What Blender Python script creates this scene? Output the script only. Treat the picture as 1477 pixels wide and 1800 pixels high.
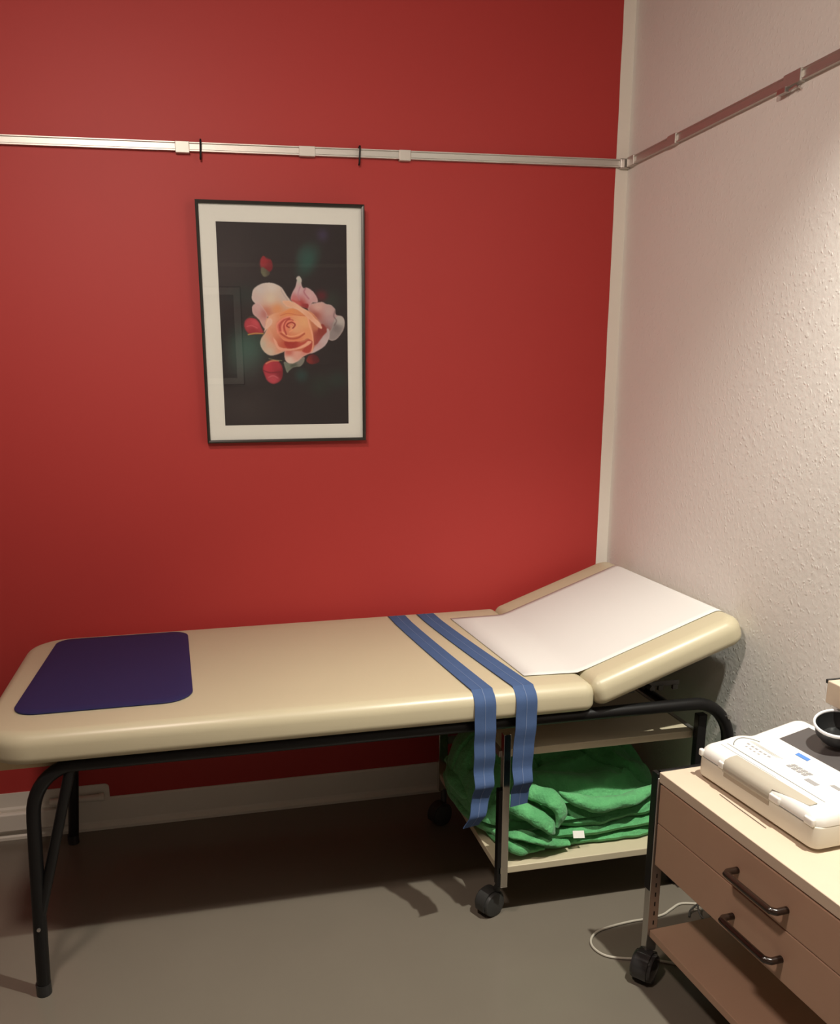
import bpy, bmesh, math, random
import numpy as np
from mathutils import Vector, Matrix, noise

for o in list(bpy.data.objects):
    bpy.data.objects.remove(o)
C = bpy.context.scene.collection
random.seed(4)
R = math.radians

# ------------------------------------------------------------------ camera
cd = bpy.data.cameras.new('camera')
cam = bpy.data.objects.new('camera', cd)
C.objects.link(cam)
cam.location = (-1.40115, -2.71250, 1.46402)
cam.rotation_euler = (1.328164, 0.0138067, -0.2038465)
cd.sensor_fit = 'VERTICAL'
cd.sensor_height = 36.0
cd.lens = 1474.158 / 1800 * 36.0
cd.shift_x = (738.5 - 658.118) / 1800
cd.shift_y = (1032.685 - 900) / 1800
cd.clip_start = 0.02
bpy.context.scene.camera = cam

# ------------------------------------------------------------------ world, lights, exposure
sc = bpy.context.scene
w = bpy.data.worlds.new('world')
sc.world = w
w.use_nodes = True
w.node_tree.nodes['Background'].inputs[0].default_value = (1, 0.86, 0.72, 1)
w.node_tree.nodes['Background'].inputs[1].default_value = 0.0
sc.view_settings.view_transform = 'Standard'
sc.view_settings.look = 'None'
sc.view_settings.gamma = 1.0
sc.view_settings.use_curve_mapping = False
sc.view_settings.exposure = -0.14


def light(name, kind, loc, energy, color, rot=(0, 0, 0), **kw):
    l = bpy.data.lights.new(name, kind)
    l.energy = energy
    l.color = color
    for k, v in kw.items():
        setattr(l, k, v)
    o = bpy.data.objects.new(name, l)
    o.location = loc
    o.rotation_euler = rot
    C.objects.link(o)
    return o


light('ceiling_spot', 'SPOT', (-0.21, -1.75, 2.66), 262, (1.0, 0.98, 0.88), (0, 0, 0),
      spot_size=R(106), spot_blend=0.72, shadow_soft_size=0.022)
light('ceiling_lamp', 'AREA', (-1.75, -1.75, 2.66), 32, (1.0, 0.82, 0.72), (0, 0, 0),
      shape='SQUARE', size=0.20)
d_ = Vector((-0.9, 0.0, 2.35)) - Vector((-1.7, -3.0, 2.60))
light('upper_wall_fill', 'SPOT', (-1.7, -3.0, 2.60), 122, (1.0, 0.82, 0.70), d_.to_track_quat('-Z', 'Y').to_euler(),  # added fill lamp, brightens the upper red wall above the couch
      spot_size=R(78), spot_blend=0.9, shadow_soft_size=0.05)
light('rear_spot', 'SPOT', (-1.80, -3.55, 2.66), 60, (1.0, 0.90, 0.80), (0, 0, 0),
      spot_size=R(80), spot_blend=0.6, shadow_soft_size=0.04)


# ------------------------------------------------------------------ materials
def lin(c):
    c = c / 255.0
    return c / 12.92 if c <= 0.04045 else ((c + 0.055) / 1.055) ** 2.4


def rgb(r, g, b):
    return (lin(r), lin(g), lin(b), 1)


def mat(name, col, rough=0.5, metal=0.0, spec=0.5, coat=0.0, var=0.0, vscale=8.0, bump=0.0, bscale=60.0,
        bdist=0.002, detail=3.0, sheen=0.0):
    m = bpy.data.materials.new(name)
    m.use_nodes = True
    nt = m.node_tree
    b = nt.nodes['Principled BSDF']
    b.inputs['Base Color'].default_value = col
    b.inputs['Roughness'].default_value = rough
    b.inputs['Metallic'].default_value = metal
    b.inputs['Specular IOR Level'].default_value = spec
    b.inputs['Coat Weight'].default_value = coat
    if sheen:
        b.inputs['Sheen Weight'].default_value = sheen
    tc = nt.nodes.new('ShaderNodeTexCoord')
    if var > 0:
        n = nt.nodes.new('ShaderNodeTexNoise')
        n.inputs['Scale'].default_value = vscale
        n.inputs['Detail'].default_value = 4
        nt.links.new(tc.outputs['Object'], n.inputs['Vector'])
        mx = nt.nodes.new('ShaderNodeMix')
        mx.data_type = 'RGBA'
        mx.inputs[6].default_value = tuple(c * (1 - var) for c in col[:3]) + (1,)
        mx.inputs[7].default_value = tuple(min(1, c * (1 + var)) for c in col[:3]) + (1,)
        nt.links.new(n.outputs['Fac'], mx.inputs[0])
        nt.links.new(mx.outputs[2], b.inputs['Base Color'])
    if bump > 0:
        n = nt.nodes.new('ShaderNodeTexNoise')
        n.inputs['Scale'].default_value = bscale
        n.inputs['Detail'].default_value = detail
        nt.links.new(tc.outputs['Object'], n.inputs['Vector'])
        bp = nt.nodes.new('ShaderNodeBump')
        bp.inputs['Strength'].default_value = bump
        bp.inputs['Distance'].default_value = bdist
        nt.links.new(n.outputs['Fac'], bp.inputs['Height'])
        nt.links.new(bp.outputs[0], b.inputs['Normal'])
    return m


def plaster(name, col, bumpdist, strength, rough=0.75):
    """painted wallpaper with scattered wood chips under the paint"""
    m = mat(name, col, rough, var=0.03, vscale=2.5)
    nt = m.node_tree
    b = nt.nodes['Principled BSDF']
    tc = [n for n in nt.nodes if n.type == 'TEX_COORD'][0]
    v = nt.nodes.new('ShaderNodeTexVoronoi')
    v.inputs['Scale'].default_value = 95
    v.inputs['Randomness'].default_value = 1.0
    mp = nt.nodes.new('ShaderNodeMapping')
    mp.inputs['Scale'].default_value = (1.0, 1.0, 0.62)
    n0 = nt.nodes.new('ShaderNodeTexNoise')
    n0.inputs['Scale'].default_value = 30
    add = nt.nodes.new('ShaderNodeVectorMath')
    add.operation = 'MULTIPLY_ADD'
    add.inputs[1].default_value = (0.03, 0.03, 0.03)
    nt.links.new(tc.outputs['Object'], n0.inputs['Vector'])
    nt.links.new(n0.outputs['Color'], add.inputs[0])
    nt.links.new(tc.outputs['Object'], add.inputs[2])
    nt.links.new(add.outputs[0], mp.inputs[0])
    nt.links.new(mp.outputs[0], v.inputs['Vector'])
    r = nt.nodes.new('ShaderNodeMapRange')
    r.inputs['From Min'].default_value = 0.10
    r.inputs['From Max'].default_value = 0.34
    r.inputs['To Min'].default_value = 1
    r.inputs['To Max'].default_value = 0
    nt.links.new(v.outputs['Distance'], r.inputs['Value'])
    n = nt.nodes.new('ShaderNodeTexNoise')
    n.inputs['Scale'].default_value = 60
    n.inputs['Detail'].default_value = 6
    nt.links.new(tc.outputs['Object'], n.inputs['Vector'])
    mul = nt.nodes.new('ShaderNodeMath')
    mul.operation = 'MULTIPLY_ADD'
    mul.inputs[1].default_value = 0.55
    nt.links.new(r.outputs[0], mul.inputs[0])
    nt.links.new(n.outputs['Fac'], mul.inputs[2])
    bp = nt.nodes.new('ShaderNodeBump')
    bp.inputs['Strength'].default_value = strength
    bp.inputs['Distance'].default_value = bumpdist
    nt.links.new(mul.outputs[0], bp.inputs['Height'])
    nt.links.new(bp.outputs[0], b.inputs['Normal'])
    return m


M = {}
M['red'] = mat('red_wall_paint', (0.415, 0.036, 0.032, 1), 0.55, spec=0.35, var=0.04, vscale=1.6, bump=0.12, bscale=90, bdist=0.001)
M['white_wall'] = plaster('white_plaster_paint', (0.84, 0.825, 0.775, 1), 0.0014, 0.5)
M['plain_white'] = mat('plain_white_paint', (0.78, 0.74, 0.66, 1), 0.6, bump=0.2, bscale=60, bdist=0.001)
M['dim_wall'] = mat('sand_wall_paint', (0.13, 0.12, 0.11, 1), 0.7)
M['grey_wall'] = mat('pale_grey_wall_paint', (0.40, 0.38, 0.36, 1), 0.7)
M['skirting'] = mat('skirting_paint', (0.70, 0.66, 0.58, 1), 0.5, var=0.05, vscale=7, bump=0.25, bscale=18, bdist=0.002)
M['ceiling'] = mat('ceiling_paint', (0.22, 0.21, 0.20, 1), 0.8)
M['rail'] = mat('satin_aluminium', (0.56, 0.54, 0.50, 1), 0.45, metal=0.8, bump=0.05, bscale=120)
M['railclip'] = mat('rail_joint_metal', (0.60, 0.57, 0.52, 1), 0.45, metal=0.5)
M['black'] = mat('black_lacquer', (0.007, 0.0065, 0.0065, 1), 0.40, spec=0.28)
M['dark_plastic'] = mat('black_plastic', (0.018, 0.018, 0.018, 1), 0.35, spec=0.5, bump=0.05)
M['handle'] = mat('dark_brown_plastic', (0.022, 0.012, 0.008, 1), 0.22, spec=0.6)
M['vinyl'] = mat('cream_vinyl', (0.48, 0.425, 0.29, 1), 0.34, spec=0.45, var=0.03, vscale=3, bump=0.10, bscale=260, bdist=0.0006)
M['paper'] = mat('white_paper', (0.62, 0.60, 0.57, 1), 0.8, bump=0.15, bscale=9, bdist=0.003)
M['mat_blue'] = mat('navy_rubber', (0.019, 0.019, 0.078, 1), 0.55, spec=0.25, bump=0.1, bscale=400, bdist=0.0004)
M['strap'] = mat('blue_webbing', (0.054, 0.092, 0.195, 1), 0.8, spec=0.15, var=0.12, vscale=30, bump=0.3, bscale=500, bdist=0.0006)
M['seam'] = mat('pale_blue_thread', (0.11, 0.155, 0.27, 1), 0.8)
M['board'] = mat('raw_board', (0.50, 0.38, 0.22, 1), 0.7, var=0.12, vscale=40)
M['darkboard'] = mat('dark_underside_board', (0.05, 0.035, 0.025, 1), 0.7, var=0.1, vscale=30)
M['laminate'] = mat('beech_laminate', (0.66, 0.54, 0.41, 1), 0.42, spec=0.4, var=0.04, vscale=20)
M['shelf'] = mat('cream_laminate', (0.57, 0.50, 0.35, 1), 0.4, spec=0.4, var=0.03, vscale=20)
M['drawer'] = mat('rose_beech_laminate', (0.47, 0.30, 0.205, 1), 0.45, spec=0.4, var=0.04, vscale=14)
M['chrome'] = mat('chrome_steel', (0.62, 0.60, 0.56, 1), 0.16, metal=1.0)
M['steel'] = mat('brushed_steel', (0.52, 0.50, 0.47, 1), 0.34, metal=0.9, bump=0.05, bscale=150)
M['caster'] = mat('grey_caster_rubber', (0.035, 0.035, 0.033, 1), 0.5, spec=0.4)
M['caster_gloss'] = mat('glossy_caster_hood', (0.03, 0.028, 0.028, 1), 0.12, spec=0.6)
M['frame'] = mat('black_picture_frame', (0.018, 0.016, 0.012, 1), 0.3, spec=0.5)
M['passepartout'] = mat('ivory_mat_board', (0.80, 0.83, 0.77, 1), 0.75, bump=0.05, bscale=200)
M['green'] = mat('green_fleece', (0.115, 0.39, 0.155, 1), 0.95, spec=0.05, var=0.22, vscale=26, bump=0.9, bscale=70, bdist=0.007, detail=5, sheen=0.2)
M['label'] = mat('white_cloth_label', (0.8, 0.78, 0.72, 1), 0.8)
M['ecg_body'] = mat('warm_white_plastic', (0.70, 0.66, 0.56, 1), 0.42, spec=0.4)
M['ecg_lid'] = mat('white_plastic', (0.82, 0.81, 0.76, 1), 0.35, spec=0.4)
M['ecg_clear'] = mat('smoky_clear_plastic', (0.46, 0.42, 0.34, 1), 0.2, spec=0.6)
M['screen'] = mat('dark_display_glass', (0.10, 0.09, 0.088, 1), 0.18, spec=0.7)
M['ecg_line'] = mat('grey_print', (0.22, 0.22, 0.21, 1), 0.5)
M['ecg_key'] = mat('pale_grey_keys', (0.34, 0.33, 0.33, 1), 0.5)
M['ecg_blue'] = mat('blue_label', (0.10, 0.26, 0.68, 1), 0.4)
M['white_rim'] = mat('glossy_white_rim', (0.85, 0.85, 0.86, 1), 0.2)
M['cord'] = mat('off_white_cable', (0.50, 0.46, 0.38, 1), 0.5)
M['cord_dark'] = mat('grey_cable', (0.10, 0.10, 0.09, 1), 0.5)
M['dull_steel'] = mat('dull_dark_steel', (0.16, 0.15, 0.14, 1), 0.4, metal=0.7)
M['recess'] = mat('tan_recess_plastic', (0.40, 0.34, 0.26, 1), 0.5)
M['slot'] = mat('black_slot', (0.008, 0.008, 0.008, 1), 0.6)

# glossy sheet vinyl floor
m = mat('grey_vinyl_floor', (0.175, 0.152, 0.120, 1), 0.22, spec=0.45, var=0.05, vscale=5, bump=0.05, bscale=14, bdist=0.002)
M['floor'] = m

# picture glass: clear pane with a fresnel reflection
m = bpy.data.materials.new('picture_glass')
m.use_nodes = True
nt = m.node_tree
nt.nodes.clear()
out = nt.nodes.new('ShaderNodeOutputMaterial')
mix = nt.nodes.new('ShaderNodeMixShader')
tr = nt.nodes.new('ShaderNodeBsdfTransparent')
gl = nt.nodes.new('ShaderNodeBsdfGlossy')
gl.inputs['Roughness'].default_value = 0.01
fr = nt.nodes.new('ShaderNodeFresnel')
ge = nt.nodes.new('ShaderNodeNewGeometry')
mr = nt.nodes.new('ShaderNodeMapRange')      # same reflectance on both faces of the pane
mr.inputs['To Min'].default_value = 1.5
mr.inputs['To Max'].default_value = 1 / 1.5
nt.links.new(ge.outputs['Backfacing'], mr.inputs['Value'])
nt.links.new(mr.outputs[0], fr.inputs['IOR'])
nt.links.new(fr.outputs[0], mix.inputs[0])
nt.links.new(tr.outputs[0], mix.inputs[1])
nt.links.new(gl.outputs[0], mix.inputs[2])
nt.links.new(mix.outputs[0], out.inputs[0])
M['glass'] = m


# ------------------------------------------------------------------ mesh helpers
def link(name, bm, m, parent=None, smooth=False, loc=None, bevel=0.0, seg=2):
    me = bpy.data.meshes.new(name)
    bmesh.ops.recalc_face_normals(bm, faces=bm.faces)
    bm.to_mesh(me)
    bm.free()
    o = bpy.data.objects.new(name, me)
    C.objects.link(o)
    if m is not None:
        me.materials.append(m)
    if smooth:
        for p in me.polygons:
            p.use_smooth = True
        try:
            me.set_sharp_from_angle(angle=R(40))
        except Exception:
            pass
    if parent:
        o.parent = parent
    if loc:
        o.location = loc
    if bevel:
        b = o.modifiers.new('bevel', 'BEVEL')
        b.width = bevel
        b.segments = seg
        b.limit_method = 'ANGLE'
    return o


def empty(name, loc, label, cat, rz=0.0, group=None):
    o = bpy.data.objects.new(name, None)
    o.empty_display_size = 0.05
    o.location = loc
    o.rotation_euler = (0, 0, rz)
    C.objects.link(o)
    o['label'] = label
    o['category'] = cat
    if group:
        o['group'] = group
    return o


def tag(o, label, cat, group=None, kind=None):
    o['label'] = label
    o['category'] = cat
    if group:
        o['group'] = group
    if kind:
        o['kind'] = kind
    return o


def box(bm, x0, x1, y0, y1, z0, z1, mtx=None):
    vs = [bm.verts.new((x, y, z)) for x in (x0, x1) for y in (y0, y1) for z in (z0, z1)]
    for f in ((0, 1, 3, 2), (4, 6, 7, 5), (0, 4, 5, 1), (2, 3, 7, 6), (0, 2, 6, 4), (1, 5, 7, 3)):
        bm.faces.new([vs[i] for i in f])
    if mtx is not None:
        bmesh.ops.transform(bm, matrix=mtx, verts=vs)
    return vs


def BM():
    return bmesh.new()


def bx(name, m, parent, x0, x1, y0, y1, z0, z1, bevel=0.0, smooth=False, seg=2):
    b = BM()
    box(b, x0, x1, y0, y1, z0, z1)
    return link(name, b, m, parent, smooth, None, bevel, seg)


def tube(bm, pts, r, n=14, cap=True, radii=None, flat=None):
    """sweep a circle (or ellipse: flat=(a,b)) along pts"""
    pts = [Vector(p) for p in pts]
    rings = []
    up = Vector((0, 0, 1))
    prev = None
    for i, p in enumerate(pts):
        if i == 0:
            t = pts[1] - p
        elif i == len(pts) - 1:
            t = p - pts[i - 1]
        else:
            t = (pts[i + 1] - p).normalized() + (p - pts[i - 1]).normalized()
        t.normalize()
        if prev is None:
            a = up if abs(t.z) < 0.9 else Vector((0, 1, 0))
            s = t.cross(a).normalized()
        else:
            s = (prev - t * prev.dot(t)).normalized()
        prev = s
        u = s.cross(t)
        rr = radii[i] if radii else r
        fa, fb = flat if flat else (1, 1)
        rings.append([bm.verts.new(p + (s * math.cos(2 * math.pi * k / n) * fa + u * math.sin(2 * math.pi * k / n) * fb) * rr)
                      for k in range(n)])
    for i in range(len(rings) - 1):
        for k in range(n):
            bm.faces.new((rings[i][k], rings[i][(k + 1) % n], rings[i + 1][(k + 1) % n], rings[i + 1][k]))
    if cap:
        bm.faces.new(rings[0][::-1])
        bm.faces.new(rings[-1])
    return rings


def arc3(c, a, b, a0, a1, n=10):
    """points on a circle arc: c + a*cos + b*sin"""
    c, a, b = Vector(c), Vector(a), Vector(b)
    return [c + a * math.cos(a0 + (a1 - a0) * i / n) + b * math.sin(a0 + (a1 - a0) * i / n) for i in range(n + 1)]


def catmull(pts, n=8, closed=False):
    P = [Vector(p) for p in pts]
    L = len(P)
    out = []
    rng = range(L) if closed else range(L - 1)
    for i in rng:
        if closed:
            p0, p1, p2, p3 = P[(i - 1) % L], P[i], P[(i + 1) % L], P[(i + 2) % L]
        else:
            p0, p1, p2, p3 = P[max(i - 1, 0)], P[i], P[i + 1], P[min(i + 2, L - 1)]
        for k in range(n):
            t = k / n
            out.append(0.5 * ((2 * p1) + (p2 - p0) * t + (2 * p0 - 5 * p1 + 4 * p2 - p3) * t * t + (3 * p1 - p0 - 3 * p2 + p3) * t ** 3))
    if not closed:
        out.append(P[-1])
    return out


def rrect(x0, x1, y0, y1, rad, n=8):
    """rounded rectangle outline, rad = radii of (x0y0, x1y0, x1y1, x0y1)"""
    if not isinstance(rad, (list, tuple)):
        rad = [rad] * 4
    pts = []
    for (cx, cy, sx, sy, a0), r in zip(((x0, y0, 1, 1, math.pi), (x1, y0, -1, 1, 1.5 * math.pi),
                                        (x1, y1, -1, -1, 0), (x0, y1, 1, -1, 0.5 * math.pi)), rad):
        r = max(r, 1e-4)
        ox, oy = cx + sx * r, cy + sy * r
        for k in range(n + 1):
            a = a0 + k / n * math.pi / 2
            pts.append((ox + r * math.cos(a), oy + r * math.sin(a)))
    return pts


def slab(x0, x1, y0, y1, z0, z1, rad, et, eb=None, crown=0.0, n=8, ne=6, bmsh=None):
    """upholstered / moulded slab: rounded corners in plan, rounded edges, slightly crowned top"""
    bm = bmsh or BM()
    eb = et if eb is None else eb
    if not isinstance(rad, (list, tuple)):
        rad = [rad] * 4

    def ring(ins, z):
        rr = [max(r - ins, 0.0005) for r in rad]
        return [bm.verts.new((p[0], p[1], z)) for p in rrect(x0 + ins, x1 - ins, y0 + ins, y1 - ins, rr, n)]
    rings = []
    for k in range(ne + 1):
        a = k / ne * math.pi / 2
        rings.append(ring(eb * (1 - math.sin(a)), z0 + eb * (1 - math.cos(a))))
    for k in range(ne + 1):
        a = k / ne * math.pi / 2
        rings.append(ring(et * (1 - math.cos(a)), z1 - et * (1 - math.sin(a))))
    w2 = min(x1 - x0, y1 - y0) / 2
    for k in range(1, 7):
        t = k / 6.5
        ins = et + (w2 - et) * t
        rings.append(ring(ins, z1 + crown * math.sin(min(t * 1.3, 1) * math.pi / 2)))
    N = len(rings[0])
    for a, b in zip(rings[:-1], rings[1:]):
        for k in range(N):
            bm.faces.new((a[k], a[(k + 1) % N], b[(k + 1) % N], b[k]))
    bm.faces.new(rings[0][::-1])
    bm.faces.new(rings[-1])
    return bm


def ribbon(bm, pts, dirs, width, thick, nrm=None):
    """flat strap: centre points + side directions, made with thickness"""
    P = [Vector(p) for p in pts]
    D = [Vector(d).normalized() for d in dirs]
    rings = []
    for i, p in enumerate(P):
        t = (P[min(i + 1, len(P) - 1)] - P[max(i - 1, 0)]).normalized()
        n_ = D[i].cross(t).normalized()
        ww = width[i] if isinstance(width, list) else width
        rings.append([bm.verts.new(p + D[i] * ww / 2 * a + n_ * thick / 2 * b) for a, b in ((-1, -1), (1, -1), (1, 1), (-1, 1))])
    for a, b in zip(rings[:-1], rings[1:]):
        for k in range(4):
            bm.faces.new((a[k], a[(k + 1) % 4], b[(k + 1) % 4], b[k]))
    bm.faces.new(rings[0][::-1])
    bm.faces.new(rings[-1])


def struct(o):
    o['kind'] = 'structure'
    return o


# ------------------------------------------------------------------ room shell
H = 2.70
X0, Y0 = -3.1, -3.90
struct(bx('floor', M['floor'], None, X0 - .1, 0.1, Y0 - .1, 0.1, -0.1, 0))
struct(bx('ceiling', M['ceiling'], None, X0 - .1, 0.1, Y0 - .1, 0.1, H, H + .1))
struct(bx('wall_back', M['red'], None, X0 - .1, 0, 0, 0.1, 0, H))
struct(bx('wall_right', M['white_wall'], None, 0, 0.1, Y0, 0, 0, H))
struct(bx('wall_left', M['dim_wall'], None, X0 - .1, X0, Y0, 0, 0, H))
struct(bx('wall_front', M['grey_wall'], None, X0, 0, Y0 - .1, Y0, 0, H))

# white painted corner strip beside the right wall
b = BM()
zs = [i * H / 60 for i in range(61)]
prev = None
for z in zs:
    xx = -0.041 + 0.0012 * noise.noise((0, 0, z * 9))
    ring = [b.verts.new(p) for p in ((xx, -0.0015, z), (0, -0.0015, z), (0, 0, z), (xx, 0, z))]
    if prev:
        for k in range(4):
            b.faces.new((prev[k], prev[(k + 1) % 4], ring[(k + 1) % 4], ring[k]))
    else:
        b.faces.new(ring)
    prev = ring
b.faces.new(prev)
struct(link('trim_1', b, M['plain_white']))

# skirting on the red wall: white band, bead at the floor, a wider box section at the left
b = BM()
prof = [(0, 0), (-0.020, 0), (-0.020, 0.010), (-0.011, 0.020), (-0.009, 0.028), (-0.008, 0.104), (-0.004, 0.111), (0, 0.111)]
for xa, xb in ((X0, 0.0),):
    A = [b.verts.new((xa, y, z)) for y, z in prof]
    B = [b.verts.new((xb, y, z)) for y, z in prof]
    for k in range(len(prof)):
        b.faces.new((A[k], A[(k + 1) % len(prof)], B[(k + 1) % len(prof)], B[k]))
    b.faces.new(A)
    b.faces.new(B[::-1])
struct(link('baseboard_back', b, M['skirting'], None))
b = BM()
pl = rrect(X0, -1.772, 0.108, 0.160, [0.002, 0.002, 0.014, 0.002], 5)
A = [b.verts.new((x, -0.0035, z)) for x, z in pl]
B = [b.verts.new((x, 0, z)) for x, z in pl]
b.faces.new(A)
b.faces.new(B[::-1])
for k in range(len(pl)):
    b.faces.new((A[k], A[(k + 1) % len(pl)], B[(k + 1) % len(pl)], B[k]))
struct(link('trim_2', b, M['skirting']))
# stepped cable box running left from the pipe stub
b = BM()
box(b, X0, -1.905, -0.030, -0.008, 0.034, 0.098)
struct(link('trim_3', b, M['skirting'], None, bevel=0.006, smooth=True, seg=3))

# painted pipe stub on the skirting
t = empty('pipe_stub', (-1.80, -0.022, 0.122), 'white painted pipe stub on the skirting behind the couch leg', 'pipe')
b = BM()
tube(b, [(-0.16, 0, 0), (0.0, 0, 0)], 0.0115, 16)
link('pipe', b, M['skirting'], t, True)
b = BM()
tube(b, [(-0.003, 0, 0), (0.012, 0, 0)], 0.0135, 16)
link('end_cap', b, M['skirting'], t, True)
b = BM()
box(b, -0.10, -0.085, -0.012, 0.018, -0.014, 0.014)
link('pipe_clip', b, M['skirting'], t, bevel=0.002)

# ------------------------------------------------------------------ picture rails
RZ0, RZ1 = 2.112, 2.136


def rail_profile(bm, p0, p1, out, z0, z1, d):
    """channel-like rail between two wall points; out = outward normal"""
    p0, p1, out = Vector(p0), Vector(p1), Vector(out)
    prof = [(0, z0), (d, z0), (d, z0 + 0.0035), (d * .75, z0 + 0.0055), (d * .75, z1 - 0.0045), (d, z1 - 0.0025), (d, z1), (0, z1)]
    A = [bm.verts.new(p0 + out * a + Vector((0, 0, z))) for a, z in prof]
    B = [bm.verts.new(p1 + out * a + Vector((0, 0, z))) for a, z in prof]
    n = len(prof)
    for k in range(n):
        bm.faces.new((A[k], A[(k + 1) % n], B[(k + 1) % n], B[k]))
    bm.faces.new(A)
    bm.faces.new(B[::-1])


t = empty('picture_rail', (-1.5, 0, RZ0), 'long satin metal picture rail across the red wall', 'picture rail')
t.location = (0, 0, 0)
b = BM()
rail_profile(b, (X0, 0, 0), (-0.012, 0, 0), (0, -1, 0), RZ0, RZ1, 0.013)
link('rail', b, M['rail'], t)
for x, wdt, dz in ((-1.398, .020, 0.003), (-1.037, .024, 0.0), (-0.739, .018, 0.002)):
    j = bx('rail_joint', M['railclip'], t, x - wdt, x + wdt, -0.0165, 0, RZ0 - 0.003 - dz, RZ1 + 0.001, 0.0015)
b = BM()
box(b, -0.034, 0.0, -0.018, 0, RZ0 - 0.004, RZ1 + 0.002)
cj = link('corner_joint', b, M['steel'], t, bevel=0.003)

t = empty('picture_rail', (0, 0, 0), 'satin metal picture rail on the white right wall, reflecting the red', 'picture rail')
b = BM()
rail_profile(b, (0, -0.022, 0), (0, Y0, 0), (-1, 0, 0), RZ0, RZ1, 0.013)
link('rail', b, M['rail'], t)
for y, wdt in ((-0.045, .02), (-0.285, .022), (-0.80, .03)):
    bx('rail_joint', M['rail'], t, -0.0165, 0, y - wdt, y + wdt, RZ0 - 0.002, RZ1 + 0.002, 0.0015)
b = BM()
box(b, -0.020, -0.004, -0.785, -0.755, RZ0 - 0.012, RZ0)
tube(b, [(-0.012, -0.79, RZ0 - 0.010), (-0.012, -0.815, RZ0 - 0.006), (-0.012, -0.825, RZ0 - 0.0125)], 0.0035, 8)
link('rail_hook', b, M['steel'], t, bevel=0.001)

t = empty('picture_rail', (0, Y0, 0), 'satin metal picture rail on the wall opposite the red wall', 'picture rail')
b = BM()
rail_profile(b, (-3.1, 0, 0), (-0.02, 0, 0), (0, 1, 0), RZ0 + .03, RZ1 + .03, 0.013)
link('rail', b, M['rail'], t)

for x, lb in ((-1.347, 'black cable hook over the rail, above the left edge of the rose picture'),
              (-0.880, 'black cable hook over the rail, above the right edge of the rose picture')):
    b = BM()
    pts = [(0, -0.002, 0.028), (0, -0.016, 0.030), (0, -0.0205, 0.024), (0, -0.0195, -0.0), (0, -0.017, -0.018), (0, -0.012, -0.0205)]
    tube(b, catmull(pts, 5), 0.0028, 8)
    h = link('rail_hook', b, M['black'], None, True, (x, 0, RZ0))
    h.rotation_euler = (0, R(3), 0)
    tag(h, lb, 'hook', 'hooks on the picture rail')


# ------------------------------------------------------------------ the rose photograph, painted as flat areas of printed colour
def srgb2lin(a):
    a = np.asarray(a, float) / 255
    return np.where(a <= 0.04045, a / 12.92, ((a + 0.055) / 1.055) ** 2.4)


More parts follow.
